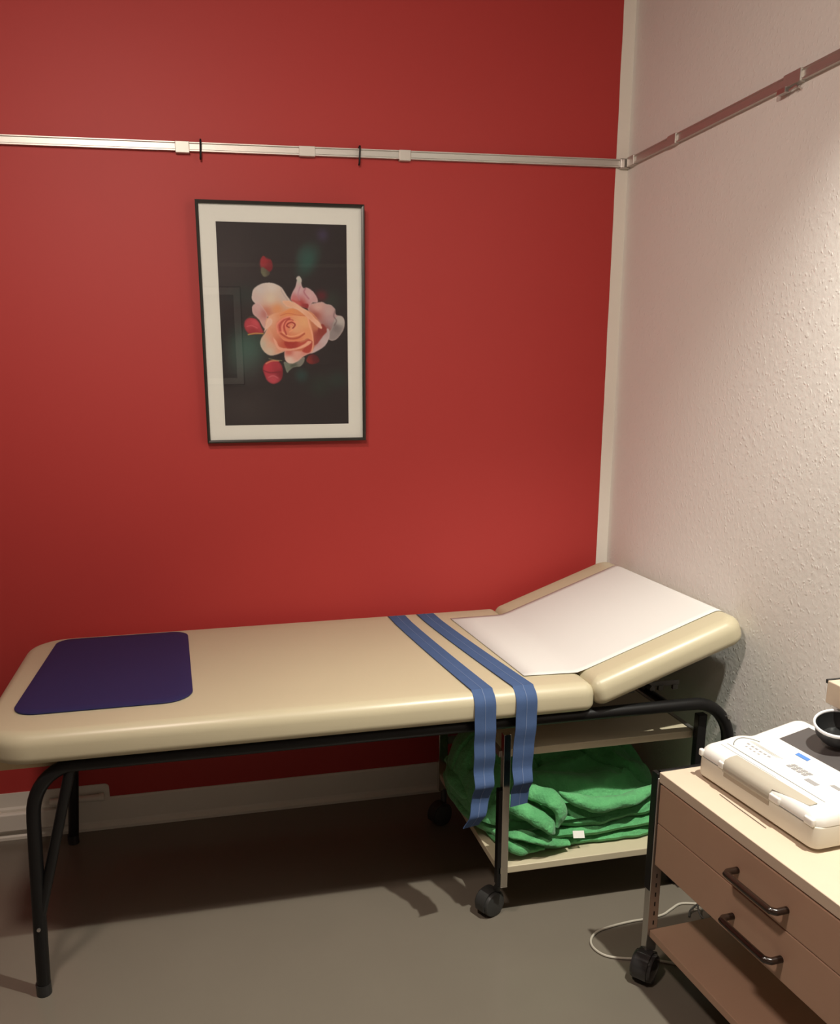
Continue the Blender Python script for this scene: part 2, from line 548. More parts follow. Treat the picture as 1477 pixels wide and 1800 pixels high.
def paint_rose(W, Hh):
    ys, xs = np.mgrid[0:Hh, 0:W]
    u = (xs + .5) / W
    v = (ys + .5) / Hh
    # drawing frame: x -286..1400, y -520..2120
    X = -286 + u * 1676
    Y = -515 + v * 2590
    img = np.zeros((Hh, W, 3))
    base = np.array([44., 40, 41])
    img[:] = base
    rs = np.random.RandomState(3)

    def blob(cx, cy, rx, ry, col, op=1.0, ang=0.0, soft=1.0):
        a = math.radians(ang)
        dx, dy = X - cx, Y - cy
        p = (dx * math.cos(a) + dy * math.sin(a)) / rx
        q = (-dx * math.sin(a) + dy * math.cos(a)) / ry
        d = np.sqrt(p * p + q * q)
        al = np.clip((1 - d) / soft + 0.0, 0, 1)
        al = al * al * (3 - 2 * al) * op
        img[:] = img * (1 - al[..., None]) + np.array(col, float) * al[..., None]

    def dil(mask, n):
        m2 = mask.copy()
        for _ in range(n):
            m3 = m2.copy()
            m3[1:] += m2[:-1]
            m3[:-1] += m2[1:]
            m3[:, 1:] += m2[:, :-1]
            m3[:, :-1] += m2[:, 1:]
            m2 = m3 / 5
        return m2

    def poly(pts, stops, edge=None, ew=5, soft=2, smooth=True, eop=.6):
        P = np.array([tuple(p) for p in (catmull([(a, c, 0) for a, c in pts], 6, True) if smooth else [(a, c, 0) for a, c in pts])])[:, :2]
        x0, x1 = P[:, 0].min() - 60, P[:, 0].max() + 60
        y0, y1 = P[:, 1].min() - 60, P[:, 1].max() + 60
        ins = np.zeros(X.shape, bool)
        n = len(P)
        for i in range(n):
            ax, ay = P[i]
            bx_, by_ = P[(i + 1) % n]
            if ay == by_:
                continue
            c = ((ay > Y) != (by_ > Y)) & (X < (bx_ - ax) * (Y - ay) / (by_ - ay) + ax)
            ins ^= c
        mk = ins.astype(float)
        al = dil(mk, soft)
        # colour: inverse-distance mix of stops (x, y, colour)
        wsum = np.zeros(X.shape)
        col = np.zeros(img.shape)
        for sx, sy, c in stops:
            wgt = 1 / (((X - sx) ** 2 + (Y - sy) ** 2) ** 1.2 + 2000)
            wsum += wgt
            col += wgt[..., None] * np.array(c, float)
        col /= wsum[..., None]
        if edge is not None:
            inner = dil(mk, ew * 3)
            e = np.clip((1 - inner) * 2.0, 0, 1) * mk
            col = col * (1 - eop * e[..., None]) + np.array(edge, float) * (eop * e[..., None])
        img[:] = img * (1 - al[..., None]) + col * al[..., None]

    def line(pts, wd, col, op=1.0):
        P = np.array([tuple(p) for p in catmull([(a, c, 0) for a, c in pts], 8)])[:, :2]
        d = np.full(X.shape, 1e9)
        for i in range(len(P) - 1):
            a, c = P[i], P[i + 1]
            ab = c - a
            L = (ab ** 2).sum() + 1e-9
            tt = np.clip(((X - a[0]) * ab[0] + (Y - a[1]) * ab[1]) / L, 0, 1)
            d = np.minimum(d, np.hypot(X - a[0] - tt * ab[0], Y - a[1] - tt * ab[1]))
        al = np.clip(1.4 - d / wd, 0, 1) * op
        img[:] = img * (1 - al[..., None]) + np.array(col, float) * al[..., None]

    # soft background
    blob(-150, 0, 520, 900, (58, 52, 52), .6)
    blob(880, -60, 190, 330, (46, 84, 76), .95, 28, .9)
    blob(820, -150, 120, 200, (48, 82, 76), .6, 28, .9)
    blob(1080, -380, 130, 130, (66, 56, 84), .9)
    blob(60, 1050, 420, 420, (62, 104, 92), .75)
    blob(-40, 1250, 350, 420, (84, 104, 98), .45)
    blob(60, 380, 420, 220, (38, 58, 54), .5)
    blob(760, 1420, 140, 150, (44, 76, 72), .8)
    blob(1250, 1480, 240, 200, (42, 60, 54), .7)
    blob(1000, 1560, 260, 260, (42, 58, 50), .6)
    blob(1160, 430, 260, 200, (50, 62, 56), .7)
    blob(1050, 380, 130, 120, (96, 34, 44), .95)
    blob(0, 1850, 520, 380, (62, 56, 54), .5)
    # red buds
    blob(334, 0, 100, 112, (150, 46, 56), 1, -20, .5)
    poly([(270, -70), (310, -110), (350, -60), (400, -60), (415, 40), (370, 90), (300, 50), (265, 0)],
         [(300, -40, (150, 44, 52)), (390, 20, (120, 32, 42))], None)
    poly([(262, 90), (280, 30), (330, 55), (380, 100), (350, 140), (300, 150)], [(300, 120, (106, 108, 84)), (360, 110, (84, 78, 66))])
    poly([(20, 760), (50, 690), (120, 668), (200, 700), (250, 800), (270, 860), (180, 880), (90, 880), (40, 830)],
         [(60, 730, (176, 62, 74)), (180, 720, (196, 78, 88)), (130, 850, (150, 46, 56))], (120, 36, 46))
    line([(70, 885), (160, 868), (265, 872)], 9, (200, 170, 90), .8)
    line([(60, 780), (120, 770), (190, 800)], 9, (214, 120, 124), .5)
    line([(90, 660), (150, 655), (215, 690)], 6, (90, 84, 64), .7)
    poly([(245, 1330), (270, 1260), (350, 1215), (440, 1220), (500, 1290), (510, 1390), (480, 1480), (390, 1530), (310, 1500), (270, 1430)],
         [(300, 1300, (186, 58, 72)), (440, 1290, (168, 52, 66)), (380, 1470, (186, 74, 86)), (480, 1400, (130, 38, 50))], (116, 34, 44))
    line([(290, 1260), (370, 1225), (460, 1225)], 10, (214, 150, 110), .8)
    line([(250, 1350), (340, 1380), (470, 1370)], 10, (120, 36, 48), .7)
    line([(320, 1440), (380, 1420), (440, 1450)], 9, (214, 130, 134), .5)
    line([(330, 1195), (420, 1215), (500, 1222)], 6, (150, 160, 110), .7)
    poly([(830, 1230), (860, 1160), (930, 1140), (990, 1180), (1000, 1240), (900, 1270)], [(860, 1230, (128, 44, 40)), (960, 1190, (86, 32, 38))])
    # sepals below
    poly([(530, 1235), (620, 1262), (740, 1200), (804, 1178), (792, 1250), (740, 1300), (660, 1310), (600, 1350), (570, 1382), (545, 1330)],
         [(580, 1300, (118, 130, 116)), (740, 1240, (128, 128, 122)), (650, 1290, (76, 84, 74))], (160, 166, 150))
    # outer petals
    poly([(860, 530), (900, 490), (980, 470), (1060, 460), (1110, 485), (1180, 500), (1232, 556), (1240, 620), (1330, 650), (1356, 730), (1330, 830),
          (1235, 943), (1140, 950), (1090, 860), (1000, 700), (900, 620)],
         [(1000, 520, (214, 176, 168)), (1150, 580, (196, 170, 168)), (1100, 820, (150, 92, 90)), (960, 640, (168, 92, 84)), (1200, 760, (158, 138, 140)), (1180, 680, (186, 156, 158))],
         (206, 190, 188))
    poly([(1205, 720), (1250, 645), (1320, 648), (1352, 720), (1325, 835), (1235, 943), (1148, 950), (1130, 870), (1180, 800)],
         [(1290, 700, (186, 182, 178)), (1200, 880, (150, 142, 142)), (1240, 800, (128, 122, 122))], (190, 186, 182))
    line([(1232, 560), (1210, 640), (1245, 700), (1215, 760)], 10, (110, 92, 96), .5)
    poly([(640, 430), (665, 345), (705, 275), (728, 195), (722, 160), (757, 135), (790, 170), (790, 240), (812, 285), (860, 280), (935, 325), (988, 400), (996, 465),
          (930, 470), (870, 530), (780, 520), (690, 480)],
         [(740, 320, (206, 176, 184)), (900, 380, (210, 176, 180)), (770, 490, (170, 66, 66)), (690, 430, (196, 120, 122)), (755, 160, (190, 198, 186)), (960, 430, (204, 164, 166))],
         (214, 196, 198))
    line([(770, 270), (740, 360), (760, 440)], 9, (186, 132, 148), .6)
    line([(840, 290), (820, 340), (880, 420)], 11, (164, 92, 108), .55)
    poly([(640, 430), (720, 450), (800, 480), (870, 490), (860, 545), (780, 520), (700, 480)], [(720, 470, (196, 96, 90)), (840, 510, (150, 52, 56))])
    poly([(135, 400), (160, 310), (250, 245), (370, 222), (470, 248), (535, 292), (590, 380), (650, 470), (640, 560), (480, 640), (300, 650), (240, 560), (170, 480), (140, 445)],
         [(250, 300, (208, 200, 196)), (400, 280, (216, 208, 200)), (380, 420, (218, 204, 184)), (560, 400, (204, 190, 182)), (460, 560, (220, 154, 108)), (320, 600, (196, 126, 106)), (190, 450, (206, 188, 184))],
         (224, 220, 214))
    line([(520, 290), (530, 340), (600, 440)], 9, (176, 166, 166), .5)
    poly([(170, 492), (225, 478), (290, 560), (330, 640), (300, 800), (262, 780), (215, 690), (150, 630), (133, 580), (135, 530)],
         [(200, 530, (206, 172, 172)), (170, 600, (196, 162, 160)), (300, 620, (186, 122, 116)), (270, 740, (208, 166, 160))], (220, 200, 196))
    poly([(290, 860), (330, 780), (400, 690), (460, 880), (500, 1000), (562, 1080), (470, 1130), (350, 1155), (262, 1095), (222, 1005), (240, 930)],
         [(250, 1010, (196, 190, 172)), (340, 1100, (210, 196, 176)), (400, 960, (222, 150, 126)), (380, 820, (226, 158, 128)), (480, 1080, (220, 160, 134)), (350, 1010, (216, 180, 156))],
         (214, 206, 188))
    poly([(1130, 800), (1148, 900), (1090, 1020), (980, 1095), (880, 1130), (850, 1060), (930, 980), (1030, 880)],
         [(1080, 960, (200, 182, 184)), (960, 1080, (206, 186, 188)), (930, 1000, (190, 140, 140)), (1100, 860, (190, 170, 172))], (214, 202, 202))
    poly([(538, 1130), (560, 1070), (700, 1050), (910, 1050), (906, 1110), (800, 1165), (720, 1225), (640, 1262), (580, 1252), (545, 1210)],
         [(600, 1210, (222, 204, 192)), (700, 1130, (222, 168, 154)), (840, 1120, (214, 140, 128)), (600, 1110, (200, 110, 98))], (226, 208, 198))
    # bowl
    poly([(300, 770), (320, 680), (400, 620), (520, 590), (640, 540), (800, 550), (920, 600), (1000, 690), (1060, 800), (1040, 900), (960, 1010), (900, 1085),
          (780, 1100), (600, 1090), (480, 1080), (410, 960), (360, 850)],
         [(360, 700, (226, 176, 146)), (600, 600, (226, 150, 96)), (820, 620, (222, 148, 100)), (980, 760, (200, 128, 96)), (1010, 880, (150, 66, 60)),
          (760, 780, (230, 176, 132)), (500, 780, (222, 150, 118)), (600, 1000, (190, 84, 66))], (226, 180, 150), 4)
    poly([(1000, 790), (1060, 745), (1115, 830), (1060, 900), (980, 1000), (940, 1010), (985, 900)], [(1040, 830, (146, 62, 56)), (980, 960, (156, 74, 70))])
    poly([(540, 990), (600, 930), (760, 985), (880, 940), (905, 985), (800, 1040), (700, 1065), (590, 1060)],
         [(640, 1000, (168, 58, 52)), (800, 1010, (190, 84, 70))])
    poly([(780, 1085), (900, 985), (912, 1040), (880, 1110), (820, 1120)], [(850, 1060, (176, 72, 62))])
    poly([(300, 770), (330, 690), (380, 680), (385, 740), (310, 820), (275, 860)], [(330, 760, (230, 190, 170))], (236, 206, 190))
    poly([(396, 922), (440, 975), (470, 1040), (560, 1062), (680, 1058), (800, 1010), (858, 965), (905, 975), (860, 1020), (740, 1070), (600, 1092), (480, 1086), (425, 1020)],
         [(440, 1010, (232, 170, 146)), (620, 1075, (226, 160, 136)), (840, 990, (236, 176, 146))], (238, 196, 174), 3)
    poly([(448, 760), (480, 700), (560, 650), (660, 640), (760, 640), (850, 650), (900, 760), (930, 900), (920, 965), (850, 930), (780, 960), (640, 975), (540, 960), (470, 880)],
         [(480, 760, (206, 110, 96)), (560, 900, (220, 136, 104)), (700, 940, (224, 140, 100)), (800, 720, (232, 178, 130)), (860, 880, (230, 160, 116)), (700, 800, (228, 172, 132))],
         (238, 176, 140), 3)
    line([(860, 655), (880, 760), (915, 880), (925, 1000), (905, 1100)], 9, (238, 176, 146), .9)
    line([(500, 870), (600, 930), (720, 925), (810, 870)], 12, (176, 76, 58), .8)
    line([(520, 850), (610, 905), (720, 890), (800, 850)], 9, (238, 178, 140), .8)
    line([(460, 860), (450, 760), (520, 690), (620, 650)], 10, (236, 150, 130), .8)
    line([(490, 830), (490, 760), (540, 700), (620, 672)], 12, (176, 66, 62), .75)
    line([(520, 840), (520, 770), (570, 700), (650, 690)], 8, (236, 156, 132), .8)
    line([(570, 880), (545, 800), (560, 730), (600, 690), (660, 700)], 11, (170, 58, 56), .8)
    line([(590, 830), (560, 770), (590, 720), (640, 700), (690, 730)], 8, (232, 140, 118), .9)
    line([(610, 790), (580, 770), (600, 740), (650, 725), (690, 755), (660, 800)], 10, (150, 42, 44), .85)
    line([(625, 780), (610, 762), (640, 745), (662, 765)], 7, (226, 128, 106), .9)
    line([(680, 720), (730, 720), (720, 770), (670, 810), (610, 850)], 8, (238, 170, 132), .8)
    line([(500, 640), (600, 610), (720, 630), (840, 640)], 7, (204, 110, 80), .6)
    poly([(530, 455), (600, 448), (680, 465), (780, 525), (880, 590), (960, 670), (1020, 730), (1050, 795), (1010, 795), (900, 700), (830, 640), (720, 560), (600, 530), (560, 500)],
         [(600, 490, (228, 182, 152)), (760, 560, (234, 190, 160)), (1000, 750, (236, 190, 164)), (880, 640, (228, 172, 140))], (240, 206, 184), 3)
    # fine grain
    img += rs.normal(0, 1.6, img.shape[:2])[..., None]
    return np.clip(img, 0, 255)


PW, PH = 0.500, 0.700      # outer frame


def make_picture(name_label, loc, rot, art):
    t = empty('framed_picture', loc, name_label, 'picture')
    t.rotation_euler = rot
    hw, hh = PW / 2, PH / 2
    fw, fd = 0.009, 0.020
    b = BM()
    # mitred frame, profile swept round the rectangle. local: x right, z up, -y towards the room
    prof = [(0, 0), (0, -fd), (fw * .4, -fd - .001), (fw, -fd), (fw, -fd + .006), (fw, 0)]
    corners = [(-1, -1), (1, -1), (1, 1), (-1, 1)]
    rings = [[b.verts.new((cx * (hw - a), y, cz * (hh - a))) for a, y in prof] for cx, cz in corners]
    for i in range(4):
        A, B = rings[i], rings[(i + 1) % 4]
        for k in range(len(prof)):
            b.faces.new((A[k], A[(k + 1) % len(prof)], B[(k + 1) % len(prof)], B[k]))
    link('frame', b, M['frame'], t)
    # mat board with window
    iw0, iw1, iz0, iz1 = -0.193, 0.196, -0.297, 0.293
    b = BM()
    o_ = [(-hw + fw, -hh + fw), (hw - fw, -hh + fw), (hw - fw, hh - fw), (-hw + fw, hh - fw)]
    i_ = [(iw0, iz0), (iw1, iz0), (iw1, iz1), (iw0, iz1)]
    V = {}
    for y, tagk in ((-0.012, 'f'), (-0.010, 'b')):
        V[tagk] = ([b.verts.new((x, y, z)) for x, z in o_], [b.verts.new((x, y, z)) for x, z in i_])
    for k in range(4):
        n = (k + 1) % 4
        b.faces.new((V['f'][0][k], V['f'][0][n], V['f'][1][n], V['f'][1][k]))
        b.faces.new((V['b'][0][k], V['b'][1][k], V['b'][1][n], V['b'][0][n]))
        b.faces.new((V['f'][1][k], V['f'][1][n], V['b'][1][n], V['b'][1][k]))
        b.faces.new((V['f'][0][k], V['b'][0][k], V['b'][0][n], V['f'][0][n]))
    link('mat_board', b, M['passepartout'], t)
    # print
    if art is not None:
        Hh, W = art.shape[:2]
        xs = np.linspace(iw0, iw1, W + 1)
        zs_ = np.linspace(iz1, iz0, Hh + 1)
        gx, gz = np.meshgrid(xs, zs_)
        verts = np.stack([gx.ravel(), np.full(gx.size, -0.0095), gz.ravel()], 1)
        idx = np.arange((W + 1) * (Hh + 1)).reshape(Hh + 1, W + 1)
        f = np.stack([idx[:-1, :-1], idx[1:, :-1], idx[1:, 1:], idx[:-1, 1:]], -1).reshape(-1, 4)
        me = bpy.data.meshes.new('print')
        me.vertices.add(len(verts))
        me.vertices.foreach_set('co', verts.ravel())
        me.loops.add(f.size)
        me.loops.foreach_set('vertex_index', f.ravel().astype(np.int32))
        me.polygons.add(len(f))
        me.polygons.foreach_set('loop_start', np.arange(0, f.size, 4, dtype=np.int32))
        me.polygons.foreach_set('loop_total', np.full(len(f), 4, dtype=np.int32))
        me.update()
        at = me.color_attributes.new('ink', 'FLOAT_COLOR', 'POINT')
        ap = np.pad(art, ((0, 1), (0, 1), (0, 0)), mode='edge')
        c = np.ones((len(verts), 4))
        c[:, :3] = np.clip(srgb2lin(ap).reshape(-1, 3), 0, 1)
        at.data.foreach_set('color', c.ravel().astype(np.float32))
        pm = bpy.data.materials.new('rose_print')
        pm.use_nodes = True
        n = pm.node_tree.nodes.new('ShaderNodeAttribute')
        n.attribute_name = 'ink'
        bs = pm.node_tree.nodes['Principled BSDF']
        bs.inputs['Roughness'].default_value = 0.5
        bs.inputs['Specular IOR Level'].default_value = 0.2
        pm.node_tree.links.new(n.outputs['Color'], bs.inputs['Base Color'])
        me.materials.append(pm)
        o = bpy.data.objects.new('print', me)
        C.objects.link(o)
        o.parent = t
    else:
        bx('print', M['frame'], t, iw0, iw1, -0.0098, -0.0092, iz0, iz1)
    bx('backing_board', M['darkboard'], t, -hw + fw, hw - fw, -0.009, -0.001, -hh + fw, hh - fw)
    bx('glass_pane', M['glass'], t, -hw + fw, hw - fw, -0.0158, -0.0142, -hh + fw, hh - fw)
    return t


art = paint_rose(320, 490)
make_picture('black framed photograph of a peach rose and red buds on the red wall', (-1.1244, -0.013, 1.6281),
             (R(1.0), R(0.4), R(-0.6)), art)
make_picture('black framed picture with pale mat hanging on the wall opposite', (-1.37, Y0 + 0.005, 1.655), (0, 0, math.pi), None)

# ------------------------------------------------------------------ examination couch
cx = -0.94
t = empty('examination_couch', (cx, -0.44, 0), 'cream vinyl examination couch with raised head section and black tube legs', 'examination couch')


def toc(bm):          # world -> couch local
    bmesh.ops.translate(bm, vec=(-cx, 0.44, 0), verts=bm.verts)
    return bm


TR = 0.0165
TZ = 0.602
YF, YB = -0.803, -0.082
# main cushion
b = slab(-1.950, -0.437, -0.838, -0.055, 0.6208, 0.698, [0.13, 0.03, 0.03, 0.12], 0.032, 0.022, 0.001, 10, 7)
link('mattress', toc(b), M['vinyl'], t, True)
# head section, hinged
b = slab(0, 0.452, -0.838, -0.055, 0.0, 0.076, [0.03, 0.05, 0.05, 0.03], 0.034, 0.024, 0.001, 10, 7)
HM = Matrix.Translation((-0.430, 0, 0.626)) @ Matrix.Rotation(R(-20.0), 4, 'Y')
bmesh.ops.transform(b, matrix=HM, verts=b.verts)
link('head_section', toc(b), M['vinyl'], t, True)
# underside boards
b = BM()
box(b, -1.942, -0.46, YF + 0.0185, YB - 0.020, 0.594, 0.6205)
bd = link('base_board', toc(b), M['board'], t, bevel=0.004)
bd['label'] = 'pale board under the mattress'
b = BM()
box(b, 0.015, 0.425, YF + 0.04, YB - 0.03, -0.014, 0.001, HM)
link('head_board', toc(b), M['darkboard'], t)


def bow(y):
    """bent tube seen along the couch: foot - bend - long top run - bend - foot"""
    sx = -0.026 if y == YB else 0.0
    pts = [(-1.862 + sx, y, 0.004), (-1.850 + sx * .6, y, 0.25), (-1.838 + sx * .2, y, 0.47)]
    pts += arc3((-1.733, y, TZ - 0.125), (-0.104, 0, 0), (0, 0, 0.125), 0.05, math.pi / 2, 10)
    pts += [(-1.2, y, TZ), (-0.6, y, TZ), (-0.16, y, TZ)]
    pts += arc3((-0.135, y, TZ - 0.125), (0, 0, 0.125), (0.112, 0, 0), 0.1, math.pi / 2, 10)
    pts += [(-0.023, y, 0.25), (-0.023, y, 0.004)]
    return pts


for y in (YF, YB):
    b = BM()
    tube(b, bow(y), TR, 18)
    link('tube_frame', toc(b), M['black'], t, True)
    for x in (-1.862 if y == YF else -1.888, -0.023):
        b = BM()
        tube(b, [(x, y, 0.0), (x, y, 0.030)], TR + 0.0018, 18)
        link('foot_cap', toc(b), M['dark_plastic'], t, True)
    if y == YB:
        continue
    b = BM()
    tube(b, [(-1.853, y, 0.20), (-1.745, y, TZ - 0.010)], 0.0125, 14)
    link('brace', toc(b), M['black'], t, True)
    b = BM()
    tube(b, [(-1.853, y - 0.020, 0.190), (-1.853, y + 0.014, 0.190)], 0.0045, 10)
    link('bolt', toc(b), M['steel'], t, True)
    b = BM()
    tube(b, [(-0.036, y - 0.0185, 0.560), (-0.036, y + 0.014, 0.560)], 0.0058, 14)
    tube(b, [(-0.036, y - 0.0192, 0.560), (-0.036, y - 0.018, 0.560)], 0.003, 10)
    link('bolt', toc(b), M['steel'], t, True)
for x in (-1.70, -0.94, -0.20):
    b = BM()
    tube(b, [(x, YF, TZ - 0.006), (x, YB, TZ - 0.006)], 0.011, 12)
    link('crossbar', toc(b), M['black'], t, True)
# ratchet mechanism below the head section
for y in (-0.66, -0.24):
    b = BM()
    box(b, -0.33, -0.10, y - 0.010, y - 0.006, 0.606, 0.620)
    for k in range(5):
        box(b, -0.30 + k * 0.045, -0.285 + k * 0.045, y - 0.013, y - 0.003, 0.594, 0.608)
    o = link('ratchet', toc(b), M['dull_steel'], t)
    b = BM()
    tube(b, [(-0.26, y, 0.668), (-0.20, y, 0.604)], 0.007, 10)
    link('ratchet_arm', toc(b), M['dull_steel'], t, True)
b = BM()
tube(b, [(-0.20, -0.70, 0.612), (-0.20, -0.20, 0.612)], 0.008, 10)
link('ratchet_bar', toc(b), M['dull_steel'], t, True)
b = BM()
tube(b, [(-0.150, -0.70, 0.672), (-0.205, -0.71, 0.650)], 0.012, 10)
link('release_knob', toc(b), M['board'], t, True)

def top_z(y):
    """height of the crowned mattress top across its width"""
    return 0.6992


# blue mat
b = slab(-1.885, -1.455, -0.716, -0.105, 0.0, 0.004, [0.06, 0.075, 0.05, 0.045], 0.0018, 0.0012, 0.0, 12, 2)
for v in b.verts:
    v.co.z += top_z(v.co.y) + 0.0004
for v in b.verts:            # sheared a little, as it lies
    f = (v.co.y + 0.716) / 0.611
    v.co.x += -0.020 * f if v.co.x > -1.65 else 0.022 * f
o = link('foot_mat', b, M['mat_blue'], None, True)
tag(o, 'navy blue rubber mat with round corners at the foot end of the couch', 'mat')

# paper sheet: from the mattress over the hinge, up the head section and over its end
ux, uz = math.cos(R(20)), math.sin(R(20))
hx, hz = -0.430 - 0.0762 * uz, 0.626 + 0.0762 * ux
path = [(-0.603, 0.0), (-0.55, 0.0), (-0.50, 0.0), (-0.478, 0.0), (-0.455, 0.0012)]
NM = len(path)
for s in (0.03, 0.08, 0.15, 0.23, 0.31, 0.38, 0.415):
    path.append((hx + ux * s, hz + uz * s))
cpx, cpz = hx + ux * 0.4165 + uz * 0.0345, hz + uz * 0.4165 - ux * 0.0345
for k in range(1, 8):
    a = R(110) - k / 7 * R(82)
    path.append((cpx + 0.0362 * math.cos(a), cpz + 0.0362 * math.sin(a)))
b = BM()
NY = 26
rings = []
for i, (x, z) in enumerate(path):
    f = i / (len(path) - 1)
    row = []
    for k in range(NY + 1):
        s = k / NY
        ya = -0.742 - 0.012 * min(1, i / 4.0)
        yb = -0.168
        y = ya + (yb - ya) * s
        xx = x + (-0.028 + 0.030 * (1 - s) if i == 0 else 0)
        wv = 0.0012 * noise.noise((x * 7, y * 6, 3)) + (0.0006 * noise.noise((x * 20, y * 18, 8)))
        zt = 0.0018
        if i < NM:
            z2 = z + top_z(y) + 0.0012
        elif i < NM + 7:
            xx -= uz * zt
            z2 = z + ux * zt
        else:
            z2 = z
        row.append(b.verts.new((xx, y, z2 + 0.5 * abs(wv))))
    rings.append(row)
for A, B in zip(rings[:-1], rings[1:]):
    for k in range(NY):
        b.faces.new((A[k], A[k + 1], B[k + 1], B[k]))
o = link('paper_sheet', b, M['paper'], None, True)
sm = o.modifiers.new('thick', 'SOLIDIFY')
sm.thickness = 0.0008
sm.offset = 1
tag(o, 'white paper sheet laid over the raised head section', 'paper sheet')


# straps across the couch
def strap(label, xb, xf, xt, ztip, zig, tipw, ex=4.0):
    t = empty('strap', (xf, -0.44, 0.70), label, 'strap', group='blue straps across the couch')
    pts = [(xb - 0.003, -0.048, 0.655), (xb, -0.052, 0.678)]
    zc = 0.7022
    pts += [(xb, -0.066, 0.692), (xb + 0.002, -0.10, top_z(-0.10) + 0.0022)]
    for k in range(1, 9):
        f = k / 8
        y = -0.10 - f * 0.71
        pts.append((xb + (xf - xb) * (f ** 1.25), y, top_z(y) + 0.0022))
    for k in range(1, 7):
        a = k / 6 * math.pi / 2
        pts.append((xf, -0.8085 - 0.0325 * math.sin(a), 0.6637 + 0.0325 * math.cos(a)))
    ztop = 0.66
    n = 40
    for k in range(1, n + 1):
        f = k / n
        z = ztop + (ztip - ztop) * f
        dy = 0.0
        for (z0, amp) in zig:
            dy += amp * max(0, 1 - abs(z - z0) / 0.030)
        pts.append((xf + (xt - xf) * f ** ex, -0.8415 - dy, z))
    dirs = [(1, 0, 0)] * len(pts)
    tw = []
    wid = []
    for i, p in enumerate(pts):
        f = max(0, (0.52 - p[2]) / (0.52 - ztip)) if p[1] < -0.83 else 0
        wid.append(0.056 + (tipw - 0.056) * min(1, f))
        tw.append((math.cos(0.25 * f), math.sin(0.25 * f) * 0.9, 0))
    loc = Vector((xf, -0.44, 0.70))
    P = [Vector(p) - loc for p in pts]
    b = BM()
    ribbon(b, P, tw, wid, 0.0022)
    link('webbing', b, M['strap'], t, True)
    b = BM()
    Q = []
    for i, p in enumerate(P):
        tt = (P[min(i + 1, len(P) - 1)] - P[max(i - 1, 0)]).normalized()
        nn = Vector(tw[i]).normalized().cross(tt).normalized()
        # outward side
        outw = Vector((0, 0, 1)) if pts[i][1] > -0.80 else Vector((0, -1, 0))
        if nn.dot(outw) < 0:
            nn = -nn
        Q.append(p + nn * 0.0013)
    ribbon(b, Q, tw, 0.0018, 0.0008)
    s = link('centre_seam', b, M['seam'], t)
    s['label'] = 'pale stitched line down the middle'
    return t


strap('blue webbing strap nearer the foot end, hanging lower', -0.797, -0.741, -0.775, 0.338,
      [(0.60, 0.003), (0.565, -0.002), (0.53, 0.003), (0.495, -0.002), (0.455, 0.017), (0.372, 0.013)], 0.046, 5.0)
strap('blue webbing strap nearer the head end, hanging shorter', -0.699, -0.631, -0.645, 0.384,
      [(0.60, 0.003), (0.55, -0.003), (0.505, -0.002), (0.455, 0.016)], 0.052, 1.3)


# ------------------------------------------------------------------ casters
def caster(parent, x, y, ang, top, rw=0.034, gloss=False, wheelw=0.016, stem=None):
    """twin wheel furniture caster; parent-local position, hood and wheels"""
    Mx = Matrix.Translation((x, y, 0)) @ Matrix.Rotation(ang, 4, 'Z')
    off = 0.018
    b = BM()
    if not stem:
        tube(b, [(0, 0, top), (0, 0, rw * 1.6)], 0.009, 12)
    # hood: half-shell around the wheels
    n = 14
    for s in (-1, 1):
        pass
    prof = []
    for k in range(n + 1):
        a = R(-20) + k / n * R(220)
        prof.append((off + math.cos(a) * (rw + 0.004), rw + math.sin(a) * (rw + 0.006)))
    inner = []
    for k in range(n + 1):
        a = R(-20) + k / n * R(220)
        inner.append((off + math.cos(a) * (rw + 0.0012), rw + math.sin(a) * (rw + 0.001)))
    hw_ = wheelw * 0.75
    O = [[b.verts.new((px_, yy, pz)) for px_, pz in prof] for yy in (-hw_, hw_)]
    I = [[b.verts.new((px_, yy, pz)) for px_, pz in inner] for yy in (-hw_, hw_)]
    for k in range(n):
        b.faces.new((O[0][k], O[0][k + 1], O[1][k + 1], O[1][k]))
        b.faces.new((I[0][k], I[1][k], I[1][k + 1], I[0][k + 1]))
        b.faces.new((O[0][k], I[0][k], I[0][k + 1], O[0][k + 1]))
        b.faces.new((O[1][k], O[1][k + 1], I[1][k + 1], I[1][k]))
    for k in (0, n):
        b.faces.new((O[0][k], O[1][k], I[1][k], I[0][k]))
    bmesh.ops.transform(b, matrix=Mx, verts=b.verts)
    if stem:
        tube(b, [(x + stem[0], y + stem[1], top + 0.004), (x + stem[0] * .6, y + stem[1] * .6, top - 0.008), (x, y, rw * 1.5)], 0.010, 12)
    c = link('caster', b, M['caster_gloss'] if gloss else M['caster'], parent, True)
    for s in (-1, 1):
        b = BM()
        y0 = s * 0.004
        y1 = s * (0.004 + wheelw)
        prof2 = [(0.004, y0), (rw, y0), (rw, y0 + (y1 - y0) * .7), (rw * .93, y0 + (y1 - y0) * .92), (rw * .75, y1), (rw * .3, y1 + s * 0.002), (0.001, y1 + s * 0.0025)]
        m_ = 28
        rg = [[b.verts.new((off + r_ * math.cos(2 * math.pi * k / m_), yy, rw + r_ * math.sin(2 * math.pi * k / m_))) for k in range(m_)] for r_, yy in prof2]
        for A, B in zip(rg[:-1], rg[1:]):
            for k in range(m_):
                b.faces.new((A[k], A[(k + 1) % m_], B[(k + 1) % m_], B[k]))
        b.faces.new(rg[0])
        b.faces.new(rg[-1])
        bmesh.ops.transform(b, matrix=Mx, verts=b.verts)
        link('wheel', b, M['caster_gloss'] if gloss else M['caster'], c, True)
    return c


